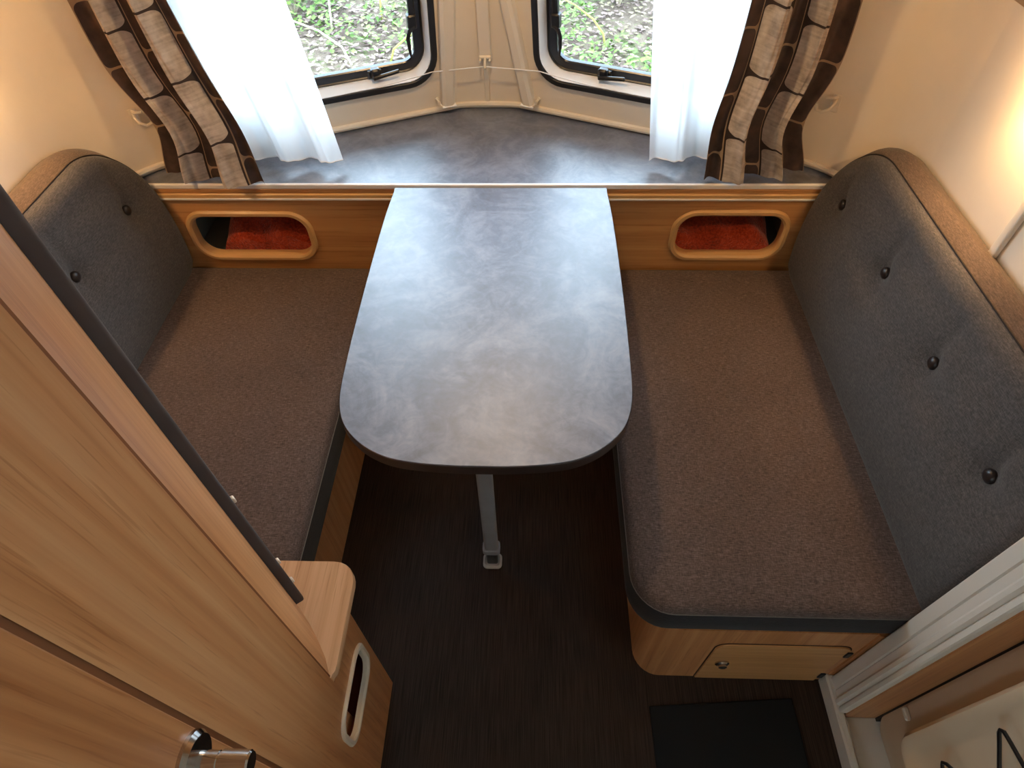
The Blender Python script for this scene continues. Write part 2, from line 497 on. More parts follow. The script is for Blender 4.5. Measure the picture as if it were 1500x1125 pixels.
def door():
    root=structure_root('door_1',(DX,.05,.03))
    B=Basis((DX,0,0),(0,1,0),(0,0,1),(-1,0,0))
    q=lambda d,r,w:(-.32+d,.356-d,.034+d,1.02-d,r,w)
    mb=MB(); mb.loft(B,[q(0,.04,-.03),q(0,.04,-.004),q(.006,.035,0)],n=6); mb.build('door_leaf',M_door,root)
    # raised moulded bin tray
    mb=MB(); q=lambda d,r,w:(-.24+d,.302-d,.15+d,.88-d,r,w)
    mb.loft(B,[q(0,.05,-.002),q(.005,.046,.024),q(.013,.04,.031),q(.022,.034,.030),q(.034,.03,.022),q(.05,.026,.012)],n=8)
    mb.build('moulded_tray',M_door,root)
    MB().box(.322,.349,.185,.197,0,.012,B,r=.003).build('finger_pull',M_trimw,root)
    MB().box(.353,.3603,.03,1.02,-.03,-.004,B).build('door_gasket',M_blackrub,root)
    for pts in ([(.806,.15,.42),(.800,.194,.466),(.794,.229,.505),(.791,.238,.517),(.790,.2405,.524),(.791,.237,.530),(.794,.222,.530),(.800,.186,.529),(.806,.15,.527)],
                [(.806,.17,.262),(.800,.204,.292),(.793,.220,.314),(.791,.2235,.322),(.793,.220,.330),(.800,.204,.340),(.806,.16,.348)]):
        MB().tube(pts,.0035,8).build('wire_clip',M_blackpl,root)
    return root
door()
struct(MB().box(.8935,.935,-.45,.45,-.04,1.03).build('wall_right_lower',M_wall))
wall_with_hole('wall_right_header',Basis((.862,0,0),(0,1,0),(0,0,1),(-1,0,0)),-.33,.3637,1.022,CEIL,(-.16,.14,1.26,1.50),.031)
portal((.90,-.01,1.38),(0,-1,0),(0,0,1),.32,.26)


# ------------------------------------------------------------------ front shelf with locker front
YP=1.517
def front_shelf():
    root=thing('front_shelf',(CX,YP,0),'grey mottled window shelf over a beech locker front with two cut-outs','shelf')
    # shelf board following the wall
    pts=[(WL+.002,YP),(WR-.002,YP),(WR-.002,1.42)]
    out=[(WL+.004,YP+.004)]
    out+=[(WR-.004,YP+.004)]
    for k in range(6):
        p=corner_pt(1,0,.55-.11*k); out.append((p.x-.004,p.y))
    for k in range(8):
        p=HALF[1](.89-.78*k/7,0); out.append((p.x,p.y+.004))
    for k in range(8):
        p=HALF[-1](.11+.78*k/7,0); out.append((p.x,p.y+.004))
    for k in range(6):
        p=corner_pt(-1,0,.11*k); out.append((p.x+.004,p.y))
    mb=MB(); mb.polyloft([[Vector((x,y,z)) for x,y in out] for z in (ZS-.022,ZS)]); mb.build('shelf_board',M_lam,root)
    MB().box(WL+.004,WR-.004,YP-.006,YP+.004,ZS-.012,ZS+.002,r=.002).build('edge_strip',M_alustrip,root)
    MB().box(WL+.004,WR-.004,YP-.004,YP+.004,.722,.735,r=.002).build('upper_rail',M_wood_x,root)
    MB().box(WL+.004,WR-.004,YP-.009,YP+.004,.702,.7215,r=.003).build('lower_rail',M_frame,root)
    MB().box(WL+.004,WR-.004,YP-.011,YP-.008,.7025,.709,r=.001).build('rail_white_strip',M_alustrip,root)  # thin white line along the foot of the lower rail
    # locker front with two rounded openings
    B=Basis((0,YP,0),(1,0,0),(0,0,1),(0,-1,0))
    holes=[(-1.022,-.672,.502,.645),(.420,.728,.508,.652)]
    edges=[(WL+.004,-.60),(.34,WR-.004)]
    mb=MB(); z0,z1=.30,.728
    for h,e in zip(holes,edges):
        o=(e[0],e[1],z0,z1,.0001,0.)
        mb.loft(B,[o,h+(.052,0.),h+(.052,-.018)],False,False,n=7)
    mb.box(-.60,.34,YP,YP+.016,.002,z1)
    mb.build('locker_front',M_wood_x,root,recalc=True)
    for h in holes:
        g=lambda d,r,w:(h[0]+d,h[1]-d,h[2]+d,h[3]-d,r,w)
        mb=MB(); mb.loft(B,[g(-.017,.068,0),g(-.017,.068,.004),g(-.012,.063,.010),g(-.004,.056,.010),g(.002,.05,.005),g(.003,.05,-.022),g(-.002,.052,-.022)],False,False,n=8)
        mb.build('opening_frame',M_frame,root)
    for h in holes:
        mb=MB(); x0,x1=h[0]-.05,h[1]+.05
        y0,y1=YP+.017,YP+.24; a,b=h[2]-.02,h[3]+.03
        if x0<WL+.02: x0=WL+.02
        if x1>WR-.02: x1=WR-.02
        A=mb.loop([Vector(p) for p in ((x0,y0,a),(x1,y0,a),(x1,y0,b),(x0,y0,b))]); C=mb.loop([Vector(p) for p in ((x0,y1,a),(x1,y1,a),(x1,y1,b),(x0,y1,b))])
        mb.bridge(A,C); mb.cap(C); mb.build('locker_compartment',M_dark,root,recalc=False)
front_shelf()

# rust blankets in the lockers
def blanket(x0,x1,label,seed):
    r=random.Random(seed); mb=MB(); rows=[]
    nx,ny=34,18; y0,y1=YP+.022,YP+.20; zb=.492
    ph=[r.uniform(0,6) for _ in range(6)]
    for j in range(ny+1):
        row=[]
        for i in range(nx+1):
            s=i/nx; t=j/ny
            x=x0+(x1-x0)*s; y=y0+(y1-y0)*t
            e=max(0,1-abs(2*s-1)**3.2)**.5
            z=.012+e*(.035+.105*min(1,t*1.5)**.7)+.010*math.sin(s*9+ph[0]+t*3)*e+.008*math.sin(s*17+t*7+ph[1])*e+.006*math.sin(t*16+ph[2])*e
            row.append(Vector((x,y,zb+z)))
        rows.append(row)
    mb.grid(rows)
    n=len(mb.v); base=mb.loop([Vector((p.x,p.y,zb)) for p in rows[0]]); mb.bridge(base,list(range(0,nx+1)),closed=False)
    o=mb.build('folded_blanket',M_fleece)
    return tag(o,label,'blanket','rust blankets in the lockers')
blanket(-.965,-.655,'rust red fleece blanket stuffed in the locker cut-out beside the two-button backrest',3)
blanket(.395,.725,'rust red fleece blanket stuffed in the locker cut-out beside the four-button backrest',8)

# ------------------------------------------------------------------ benches
def bench_base(name,x0,x1,y0,y1,radii,label):
    root=thing(name,((x0+x1)/2,(y0+y1)/2,0),label,'bench')
    mb=MB(); mb.loft(XY,[(x0,x1,y0,y1,radii,0.),(x0,x1,y0,y1,radii,.344)],n=8); mb.build('bench_box',M_wood_v,root)
    return root
bl=bench_base('bench_base',WL+.004,-.548,.512,1.510,(.001,.02,.001,.001),'beech bench box under the cushion beside the wooden wardrobe')
brt=bench_base('bench_base',.272,.744,.4527,1.510,(.062,.001,.001,.001),'beech bench box with lockable hatch beside the entrance door')
def hatch(root):
    B=Basis((0,.4527,0),(1,0,0),(0,0,1),(0,-1,0))
    h=(.424,.724,.004,.262)
    mb=MB(); mb.loft(B,[(h[0]-.003,h[1]+.003,h[2],h[3]+.003,(.001,.001,.030,.030),-.001),(h[0]-.003,h[1]+.003,h[2],h[3]+.003,(.001,.001,.03,.03),.0012)]); mb.build('hatch_gap_shade',M_gap_shade,root)  # dark panel just behind the hatch, painting the gap's shadow around its edge
    mb=MB(); mb.loft(B,[h+((.001,.001,.028,.028),.0),h+((.001,.001,.028,.028),.0035),(h[0]+.001,h[1]-.001,h[2]+.001,h[3]-.001,(.001,.001,.027,.027),.0045)])
    d=mb.build('hatch_door',M_wood_x,root)
    BB=Basis((.462,.4482,.134),(1,0,0),(0,0,1),(0,-1,0))
    MB().lathe(BB,[(.017,0),(.017,.003),(.013,.006),(.012,.004),(.010,.004),(.010,.011),(.006,.013)],20).build('lock',M_chrome,d)
    for z in (.04,.205):
        MB().box(.717,.731,z,z+.032,.0045,.0085,B,r=.002).build('hinge',M_blackrub,d)
hatch(brt)
MB().box(.744,WR-.003,.449,1.508,0,.344).build('bench_side_filler',M_wood_v,brt)

def seat_cushion(x0,x1,y0,y1,radii,label):
    root=thing('seat_cushion',((x0+x1)/2,(y0+y1)/2,.346),label,'cushion')
    z0,z1=.346,.468
    def q(d,z):
        return (x0+d,x1-d,y0+d,y1-d,tuple(max(r-d,.004) for r in radii),z)
    mb=MB(); mb.loft(XY,[q(.014,z0),q(.004,z0+.006),q(0,z0+.02),q(-.003,z0+.06),q(0,z1-.022)],True,False,n=9); mb.build('side_band',M_side,root,angle=60)
    mb=MB(); mb.loft(XY,[q(0,z1-.022),q(.003,z1-.011),q(.010,z1-.004),q(.022,z1-.0005),q(.06,z1+.003),q(.14,z1+.006)],False,True,n=9); mb.build('top_cover',M_seat,root,angle=60)
    mb=MB(); mb.tube([XY(u,v,z1-.022) for u,v in rr(x0-.0005,x1+.0005,y0-.0005,y1+.0005,radii,9)],.0011,6,closed=True); mb.build('seam',M_thread,root)
    return root
seat_cushion(WL+.02,-.494,.512,1.508,(.012,.02,.02,.012),'brown heather bench cushion with black side, beside the wooden wardrobe')
seat_cushion(.211,WR-.012,.449,1.508,(.085,.012,.012,.02),'brown heather bench cushion with rounded corner, above the hatch')

def smooth(a,b,x):
    t=min(1,max(0,(x-a)/(b-a))); return t*t*(3-2*t)
def back_cushion(sg,xf,xw,y0,y1,rfar,rnear,buttons,label):
    """sg=+1: right wall, -1: left wall. xf = front plane at seat, xw = wall."""
    zb,zt=.452,.926
    root=thing('back_cushion',((xf+xw)/2,(y0+y1)/2,zb),label,'cushion')
    rb=.07
    def top(y):
        if y>y1-rfar: return zt-rfar+math.sqrt(max(0,rfar**2-(y-(y1-rfar))**2))
        if y<y0+rnear: return zt-rnear+math.sqrt(max(0,rnear**2-(y-(y0+rnear))**2))
        return zt
    def bot(y):
        if y>y1-rb: return zb+rb-math.sqrt(max(0,rb**2-(y-(y1-rb))**2))
        return zb
    ny,nz=110,44
    ys=[]
    for i in range(ny+1):
        t=i/ny; ys.append(y0+(y1-y0)*(0.5-0.5*math.cos(math.pi*t))*.55+(y1-y0)*t*.45)
    def front(y,z,t,b):
        # leaning face with belly; pulled in at the buttons
        h=(z-zb)/(zt-zb)
        f=.0+.035*h**1.6-.018*math.sin(math.pi*min(1,h*1.15)) if h<.87 else .035*h**1.6-.018*math.sin(math.pi*min(1,h*1.15))
        dz=min(t-z,z-b); dy=min(y1-y,y-y0)
        # distance to outline (approx), for the rounded border
        d=min(dz,dy)
        if y>y1-rfar and z>t-rfar:
            cy,cz=y1-rfar,zt-rfar
            if z>cz: d=min(d,max(0,rfar-math.hypot(y-cy,z-cz)))
        R=.05
        if d<R: f+=.022*(1-math.sqrt(max(0,1-(1-d/R)**2)))
        for (by,bz) in buttons:
            r=math.hypot((y-by),(z-bz)); f+=.017*math.exp(-(r/.030)**2)+.008*math.exp(-(r/.075)**2)
            f+=.007*math.exp(-((y-by)/.012)**2)*smooth(bz-.01,bz+.03,z)*smooth(t-.0,t-.09,z)
        bz=buttons[0][1]
        f+=.005*math.exp(-((z-bz)/.03)**2)*smooth(0,.08,dy)
        return xf+sg*f
    mb=MB(); rows=[]
    for y in ys:
        t,b=top(y),bot(y); row=[]
        for j in range(nz+1):
            s=j/nz; s=(0.5-0.5*math.cos(math.pi*s))*.6+s*.4
            z=b+(t-b)*s; row.append(Vector((front(y,z,t,b),y,z)))
        rows.append(row)
    mb.grid(rows); mb.build('front_cover',M_back,root,angle=80)
    outline=[r[-1] for r in rows]+[Vector(p) for p in rows[-1][::-1][1:]]
    # gusset: from the outline back to the wall
    mb=MB(); secs=[]
    xb=xw-sg*.004
    for k in range(9):
        t=k/8; ring=[]
        for p in outline:
            q=p.copy(); q.x=p.x+(xb-p.x)*t
            bul=.016*math.sin(math.pi*min(1,t*1.05)*.9)
            n=Vector((0,0,1))
            if p.y>y1-rfar and p.z>zt-rfar: n=Vector((0,(p.y-(y1-rfar)),(p.z-(zt-rfar))))
            elif p.y>y1-rfar: n=Vector((0,1,0))
            n.normalize(); q+=n*bul*(.35 if n.y>.9 else 1); ring.append(q)
        secs.append(ring)
    mb.grid(secs); mb.build('gusset',M_backg,root,angle=80)
    MB().tube([p+Vector((-sg*.001,0,.0008)) for p in outline],.0016,6).build('seam',M_seam,root)
    src=None
    for (by,bz) in buttons:
        x=front(by,bz,top(by),bot(by))
        BB=Basis((x-sg*.001,by,bz),(0,1,0),(0,0,1),(-sg,0,0))
        if src is None:
            src=MB().lathe(BB,[(.008,-.006),(.0135,-.002),(.0145,.003),(.013,.0075),(.009,.0105),(.004,.012)],18).build('button',M_button,root,origin=BB.o,angle=60)
        else: copy_at(src,BB.o,root)
    return root
back_cushion(1,.770,WR,.450,1.513,.21,.05,[(1.405,.758),(1.118,.772),(.846,.768),(.590,.758)],'long charcoal backrest with four buttons on the wall by the door')
back_cushion(-1,-1.058,WL,.450,1.513,.21,.05,[(1.385,.752),(1.107,.757),(.83,.757),(.56,.757)],'charcoal backrest with buttons half hidden behind the wooden wardrobe')

# ------------------------------------------------------------------ table
def table():
    root=thing('dinette_table',(-.0925,.752,0),'grey mottled dinette table with rounded front corners and one grey leg','table')
    c=-.0925
    hp=[(.2925,1.506),(.299,1.38),(.3015,1.2),(.301,1.0),(.298,.85),(.2945,.78),(.287,.735),(.272,.696),(.247,.664),(.212,.636),(.168,.6165),(.115,.607),(.05,.6025)]
    out=[(c+x,y) for x,y in hp]+[(c,.602)]+[(c-x,y) for x,y in hp[::-1]]
    # refine with Catmull-Rom on the curved run
    P=[Vector((x,y)) for x,y in out]; R=[P[0]]
    for i in range(len(P)-1):
        p0,p1,p2,p3=P[max(i-1,0)],P[i],P[i+1],P[min(i+2,len(P)-1)]
        for k in range(1,5):
            t=k/4; R.append(.5*((2*p1)+(p2-p0)*t+(2*p0-5*p1+4*p2-p3)*t*t+(3*p1-p0-3*p2+p3)*t**3))
    n=len(R)
    def off(d):
        o=[]
        for i,p in enumerate(R):
            t=(R[(i+1)%n]-R[i-1]); t.normalize(); o.append(p+Vector((t.y,-t.x))*-d if True else p)
        return o
    cen=Vector((c,1.05))
    sgn=1 if (off(.01)[n//2]-cen).length<(R[n//2]-cen).length else -1
    L=lambda d,z:[Vector((p.x,p.y,z)) for p in off(d*sgn)]
    mb=MB(); mb.polyloft([L(.0012,.7435),L(.002,.7452)]); mb.build('tabletop',M_lam,root)
    mb=MB(); mb.polyloft([L(.004,.716),L(.0,.719),L(.0,.742),L(.0012,.7436)]); mb.build('edge_band',plain('dark_edge_band',srgb(58,46,42),.4),root)
    # folding leg
    x,y=-.107,.752
    mb=MB(); mb.loft(XY,[(x-.019,x+.019,y-.013,y+.013,.008,.085),(x-.019,x+.019,y-.013,y+.013,.008,.70)],n=5); tu=mb.build('leg_tube',M_alu,root)
    MB().box(x-.008,x+.008,y-.0145,y-.012,.640,.648).build('release_slot',M_blackpl,tu)
    MB().box(x-.030,x+.030,y-.022,y+.022,.695,.716,r=.004).build('leg_bracket',M_alu,root)
    mb=MB(); mb.loft(XY,[(x-.024,x+.024,y-.018,y+.018,.010,.078),(x-.024,x+.024,y-.018,y+.018,.010,.098)],n=5); mb.build('leg_collar',M_alu,root)
    mb=MB(); mb.loft(XY,[(x-.016,x+.016,y-.011,y+.011,.006,.004),(x-.016,x+.016,y-.011,y+.011,.006,.08)],n=5); mb.build('inner_tube',plain('dark_tube',srgb(88,92,95),.4,.5),root)
    mb=MB(); mb.loft(XY,[(x-.027,x+.027,y-.024,y+.020,.012,.0),(x-.027,x+.027,y-.024,y+.020,.012,.008),(x-.022,x+.022,y-.019,y+.016,.010,.011),(x-.018,x+.018,y-.015,y+.013,.008,.006)],n=5); mb.build('foot',plain('pale_foot',srgb(205,200,192),.5),root)
table()

# ------------------------------------------------------------------ wardrobe with end counter
FX=-.348
def wardrobe():
    root=thing('wardrobe',(-.75,.0,0),'tall beech wardrobe with door, chrome knob and slotted low end','wardrobe')
    yg=.2932; yd=.1313; yb=-.55; tx,ty=-.439,.4156
    zc=.515
    # tall carcass with its diagonal corner, standing above and behind the counter
    st=[(FX,yg-.003),(-.366,.324),(-.388,.356),(-.413,.388),(tx,ty)]
    mb=MB(); mb.polyloft([[Vector((x,y,z)) for x,y in [(FX-.004,yg-.004)]+[(FX-.004,yg)]+st[1:]+[(WL+.003,ty),(WL+.003,yg-.004)]] for z in (.537,CEIL-.004)])
    mb.build('corner_stile',M_wood_v,root,angle=20)
    # fixed side panel down to the floor, continuous with the slotted low end
    hole=(.232,.386,.293,.412)
    B=Basis((FX,0,0),(0,1,0),(0,0,1),(1,0,0))
    mb=MB()
    mb.loft(B,[(yd+.003,.418,.0,zc,.0001,0.),hole+(.035,0.),hole+(.035,-.007)],False,False,n=7)
    for (a,b,z0,z1) in ((yd+.003,yg-.004,zc,CEIL-.004),):
        L=mb.loop([B(a,z0),B(b,z0),B(b,z1),B(a,z1)]); mb.cap(L)
        K=mb.loop([B(b,z0,-.012),B(b,z1,-.012)]); mb.f.append((L[1],L[2],K[1],K[0]))
    # chamfered far corner of the low end
    c=[mb.loop([B(.418,0),B(.418,zc)]),mb.loop([Vector((FX-.010,.4301,0)),Vector((FX-.010,.4301,zc))]),mb.loop([Vector((-.56,.4301,0)),Vector((-.56,.4301,zc))])]
    for a,b in zip(c,c[1:]): mb.f.append((a[0],b[0],b[1],a[1]))
    mb.build('side_panel',M_wood_v,root,angle=25)
    g=lambda d,r,w:(hole[0]+d,hole[1]-d,hole[2]+d,hole[3]-d,r,w)
    mb=MB(); mb.loft(B,[g(-.012,.045,0),g(-.012,.045,.003),g(-.009,.042,.006),g(-.002,.037,.006),g(.002,.034,.002),g(.002,.034,-.007)],False,False,n=8); mb.build('slot_frame',M_trimw,root)
    mb=MB(); A=mb.loop([B(hole[0]-.03,hole[2]-.03,-.0075),B(hole[1]+.03,hole[2]-.03,-.0075),B(hole[1]+.03,hole[3]+.03,-.0075),B(hole[0]-.03,hole[3]+.03,-.0075)]); C=mb.loop([B(hole[0]-.03,hole[2]-.03,-.2),B(hole[1]+.03,hole[2]-.03,-.2),B(hole[1]+.03,hole[3]+.03,-.2),B(hole[0]-.03,hole[3]+.03,-.2)])
    mb.bridge(A,C); mb.cap(C); mb.build('slot_compartment',plain('slot_red_brown',srgb(120,52,38),.8),root,recalc=False)
    # grooves
    MB().box(FX-.014,FX-.0035,yg-.007,yg+.002,zc+.02,CEIL-.004).build('corner_groove',M_groove,root)
    MB().box(FX-.014,FX-.0018,yd-.006,yd+.006,.0,CEIL-.004).build('door_gap',M_groove,root)
    # door
    mb=MB(); mb.loft(B,[(yb,yd-.003,.02,CEIL-.02,.002,-.018),(yb,yd-.003,.02,CEIL-.02,.002,-.0015),(yb+.0015,yd-.0045,.0215,CEIL-.0215,.002,0)],n=3)
    d=mb.build('wardrobe_door',M_wood_v,root)
    BB=Basis((FX,.100,.968),(0,1,0),(0,0,1),(1,0,0))
    MB().lathe(BB,[(.030,0),(.030,.004),(.026,.009),(.012,.011)],28).build('knob_rose',M_chrome,d)
    MB().lathe(BB,[(.011,.009),(.011,.030),(.0102,.031),(.0102,.033),(.0125,.034),(.0125,.062),(.011,.064)],24).build('knob',M_chrome,d)
    # back of the carcass and its remaining walls
    mb=MB(); mb.box(WL+.003,FX-.02,yb,yg-.008,.0,CEIL-.004); mb.build('carcass',M_wood_v,root)
    # counter board
    x1=-.343; y1=.508
    P=[(-.62,y1)]
    for k in range(7):
        a=math.radians(90-90*k/6); P.append((x1-.045+.045*math.cos(a),y1-.045+.045*math.sin(a)))
    P+=[(x1,.315),(x1-.001,.303),(x1-.005,.297),(FX-.001,.2885),(-.62,.2885)]
    mb=MB(); mb.polyloft([[Vector((x,y,z)) for x,y in P] for z in (zc,.533)]+[[Vector((x-.001,y-.001 if y>.4 else y,.5355)) for x,y in P]]); mb.build('counter_board',M_wood_y,root,angle=30)
    # dark felt edge strip at the carcass corner
    dv=Vector((tx-st[3][0],ty-st[3][1],0)).normalized(); nv=Vector((-dv.y,dv.x,0))
    if nv.y<0: nv=-nv
    nv=Vector((.803,.596,0))
    BT=Basis((tx,ty,0),dv,nv,(0,0,1))
    mb=MB(); mb.loft(BT,[(-.004,.008,-.004,.016,.004,.556),(-.005,.009,-.005,.017,.005,.562),(-.005,.009,-.005,.017,.005,CEIL-.004)],n=4)
    s=mb.build('edge_strip',M_felt,root)
    for z in (.625,.705,.915): MB().box(.0,.009,.014,.021,z,z+.012,BT,r=.002).build('strip_clip',M_trimw,s)
    MB().box(WL+.003,-.45,.414,.430,.0,.514).build('end_panel',M_wood_v,root)
wardrobe()

# ------------------------------------------------------------------ curtains
def colmap(t):
    e=[0,.14,.46,.56,.88,1.0]
    for k in range(5):
        if t<=e[k+1]+1e-9: return k+min(.9999,(t-e[k])/(e[k+1]-e[k]))
    return 4.9999
def cloth(name,top,bot,zhem,ztop,amp,folds,cols,mat,label,cat,parent=None,phase=0.,nu=120,nv=46,group=None,flare=.0,hemwave=.0,waist=0.):
    (ax,ay),(bx,by)=top; (cx,cy),(dx,dy)=bot
    mb=MB(); uvs=[]; rows=[]
    for j in range(nv+1):
        s=j/nv; s2=s**1.5
        row=[]
        for i in range(nu+1):
            t=i/nu
            # s=0 hem, s=1 top
            k=min(1,s2*2.2)
            X=(cx+(dx-cx)*t)*(1-k)+(ax+(bx-ax)*t)*k
            Y=(cy+(dy-cy)*t)*(1-k)+(ay+(by-ay)*t)*k
            z=zhem+(ztop-zhem)*s2
            X+=(dx-cx)/abs(dx-cx)*waist*(1-.7*t)*math.exp(-((z-.90)/.10)**2)
            A=amp*(1+flare*(1-k))
            ph=2*math.pi*folds*t+phase
            o=A*math.sin(ph)+.16*A*math.sin(2.1*ph+1.3+z*6.0)+.12*A*math.sin(3.7*ph+z*11)
            dxn,dyn=(dx-cx),(dy-cy); L=math.hypot(dxn,dyn)
            nx,ny=dyn/L,-dxn/L
            if ny>0: nx,ny=-nx,-ny
            zz=z+hemwave*math.sin(ph*1.0+.6)*(1-min(1,s*5)) 
            row.append(Vector((X+nx*o+.3*A*math.cos(ph)*dxn/L,Y+ny*o+.3*A*math.cos(ph)*dyn/L,zz)))
            uvs.append((colmap(t) if cols>1 else t,z))
        rows.append(row)
    mb.grid(rows)
    o=mb.build(name,mat,parent,uv=uvs,angle=180,recalc=False)
    if label: tag(o,label,cat,group)
    return o,rows
HEM=.762
cl,_=cloth('patterned_curtain',((-1.053,1.525),(-.862,1.55)),((-1.045,1.545),(-.752,1.475)),HEM,1.86,.024,2.381,5,M_curtain,'brown and silver cell-patterned curtain beside the two-button backrest','curtain',group='patterned curtains',phase=-2.917,flare=.35,waist=.045,hemwave=.006)
cr,_=cloth('patterned_curtain',((.703,1.525),(.490,1.55)),((.745,1.555),(.475,1.500)),HEM,1.86,.024,2.381,5,M_curtain,'brown and silver cell-patterned curtain beside the four-button backrest','curtain',group='patterned curtains',phase=-2.917,flare=.35,waist=.045,hemwave=.006)
def sheer_curtain(top,bot,label,phase):
    o,rows=cloth('sheer_curtain',top,bot,.779,1.86,.009,2.6,1,M_sheer,label,'curtain',group='white sheer curtains',phase=phase,flare=.9,hemwave=.004)
    mb=MB(); mb.tube([r+Vector((0,-.0005,.001)) for r in rows[0]],.0016,6); mb.build('hem_stitching',M_whitepl,o)
    return o
sheer_curtain(((-.90,1.615),(-.615,1.64)),((-.83,1.60),(-.540,1.585)),'white sheer curtain hanging beside the brown curtain nearest the wardrobe',.4)
sheer_curtain(((.53,1.615),(.268,1.64)),((.60,1.61),(.325,1.585)),'white sheer curtain hanging beside the brown curtain nearest the door',2.2)

# wall hooks, cord
def hook(loc,face,sg,label,group='ivory wall hooks',s=1.0):
    """face: unit vector out of the wall"""
    f=Vector(face).normalized(); side=f.cross(Vector((0,0,1))).normalized()*sg
    loc=Vector(loc)+f*.012
    B=Basis(loc,side,Vector((0,0,1)),f)
    root=thing('wall_hook',loc,label,'hook',group)
    MB().box(-.008*s,.008*s,-.016*s,.016*s,0,.004,B,r=.0015).build('hook_plate',M_trimw,root)
    pts=[B(0,.006*s,.003),B(0,.004*s,.016*s),B(.004*s,-.004*s,.024*s),B(.014*s,-.010*s,.026*s),B(.024*s,-.008*s,.026*s),B(.028*s,.002*s,.025*s)]
    MB().tube(pts,.0032*s,8).build('hook_arm',M_trimw,root)
    MB().tube([B(0,.012*s,.003),B(.004*s,.013*s,.014*s),B(.016*s,.012*s,.018*s)],.0028*s,8).build('hook_prong',M_trimw,root)
    return root
hook((-1.078,1.588,.912),(.55,-.83,0),-1,'ivory curtain hook on the wall above the two-button backrest',s=1.4)
hook((.774,1.590,.942),(-.55,-.83,0),1,'ivory curtain hook on the wall above the four-button backrest',s=1.4)
def small_hook(sg,label):
    B=HALF[sg]; root=thing('wall_hook',B(.176,.045,0),label,'hook','small hooks under the pillar covers')
    MB().lathe(Basis(B(.177,.045,0),B.x,B.y,B.z),[(.006,0),(.006,.004),(.003,.006),(.003,.018),(.0055,.020),(.0055,.024)],12).build('hook_peg',M_trimw,root)
    MB().tube([B(.177,.041,.02),B(.171,.034,.024),B(.166,.030,.026)],.002,8).build('hook_arm',M_trimw,root)
small_hook(-1,'tiny ivory hook at the foot of the pillar cover beside the shrubby window')
small_hook(1,'tiny ivory hook at the foot of the pillar cover beside the grassy window')
p=fr(.905)
def cord_hook():
    root=thing('cord_hook',p,'ivory cord hook at the corner between the two windows','hook')
    MB().box(-.018,.018,-.006,.004,0,.012,Basis(p+Vector((0,-.003,.012)),(1,0,0),(0,0,1),(0,-1,0)),r=.003).build('hook_plate',M_trimw,root)
    MB().tube([p+Vector((0,-.010,.010)),p+Vector((0,-.024,.0)),p+Vector((0,-.028,-.012)),p+Vector((0,-.022,-.018))],.004,8).build('hook_arm',M_trimw,root)
    for s in (-1,1):
        MB().tube([p+Vector((s*.014,-.010,.008)),p+Vector((s*.015,-.022,.002)),p+Vector((s*.014,-.026,.008))],.003,8).build('hook_prong',M_trimw,root)
cord_hook()
def cord():
    q=p+Vector((0,-.025,-.010))
    pts=[]
    for sg in (-1,1):
        B=HALF[sg]; run=[B(u,v,.014) for u,v in ((.70,.128),(.5,.126),(.35,.128),(.23,.138),(.19,.143))]
        mid=[run[-1].lerp(q,k/6) for k in range(1,6)]
        seg=run+mid
        pts+= seg if sg<0 else [q]+seg[::-1]
    o=MB().tube(pts,.0016,6).build('curtain_cord',M_whitepl)
    tag(o,'thin white cord stretched from the corner hook to both windows','cord')
cord()

# ------------------------------------------------------------------ floor mat
def mat():
    a=math.radians(4.3); B=Basis((.301,.379,0),(math.cos(a),math.sin(a),0),(-math.sin(a)*.2,1,0),(0,0,1))
    o=MB().box(0,.358,-.62,0,0,.008,B,r=.003).build('door_mat',M_mat)
    tag(o,'black rectangular door mat on the floor by the entrance door','mat')
mat()

# ------------------------------------------------------------------ overhead lockers with lamps, ceiling lamp
def locker(sg,x0,x1,y0,y1,label):
    root=thing('overhead_locker',((x0+x1)/2,(y0+y1)/2,1.40),label,'locker')
    MB().box(x0,x1,y0,y1,1.40,CEIL-.003,r=.012).build('locker_body',M_wood_x,root)
    xf=x0 if sg>0 else x1
    for a,b in ((y0+.02,(y0+y1)/2-.005),((y0+y1)/2+.005,y1-.02)):
        d=MB().box(min(xf,xf-sg*.014),max(xf,xf-sg*.014),a,b,1.44,CEIL-.06,r=.004).build('locker_door',M_wood_x,root)
        MB().lathe(Basis((xf-sg*.014,(a+b)/2,1.50),(0,1,0),(0,0,1),(-sg,0,0)),[(.014,0),(.014,.006),(.008,.014)],16).build('knob',M_chrome,d)
    return root
locker(1,.60,WR-.003,.45,1.32,'beech overhead locker above the four-button backrest')
locker(-1,WL+.003,CX-.74,.45,1.32,'beech overhead locker above the two-button backrest')

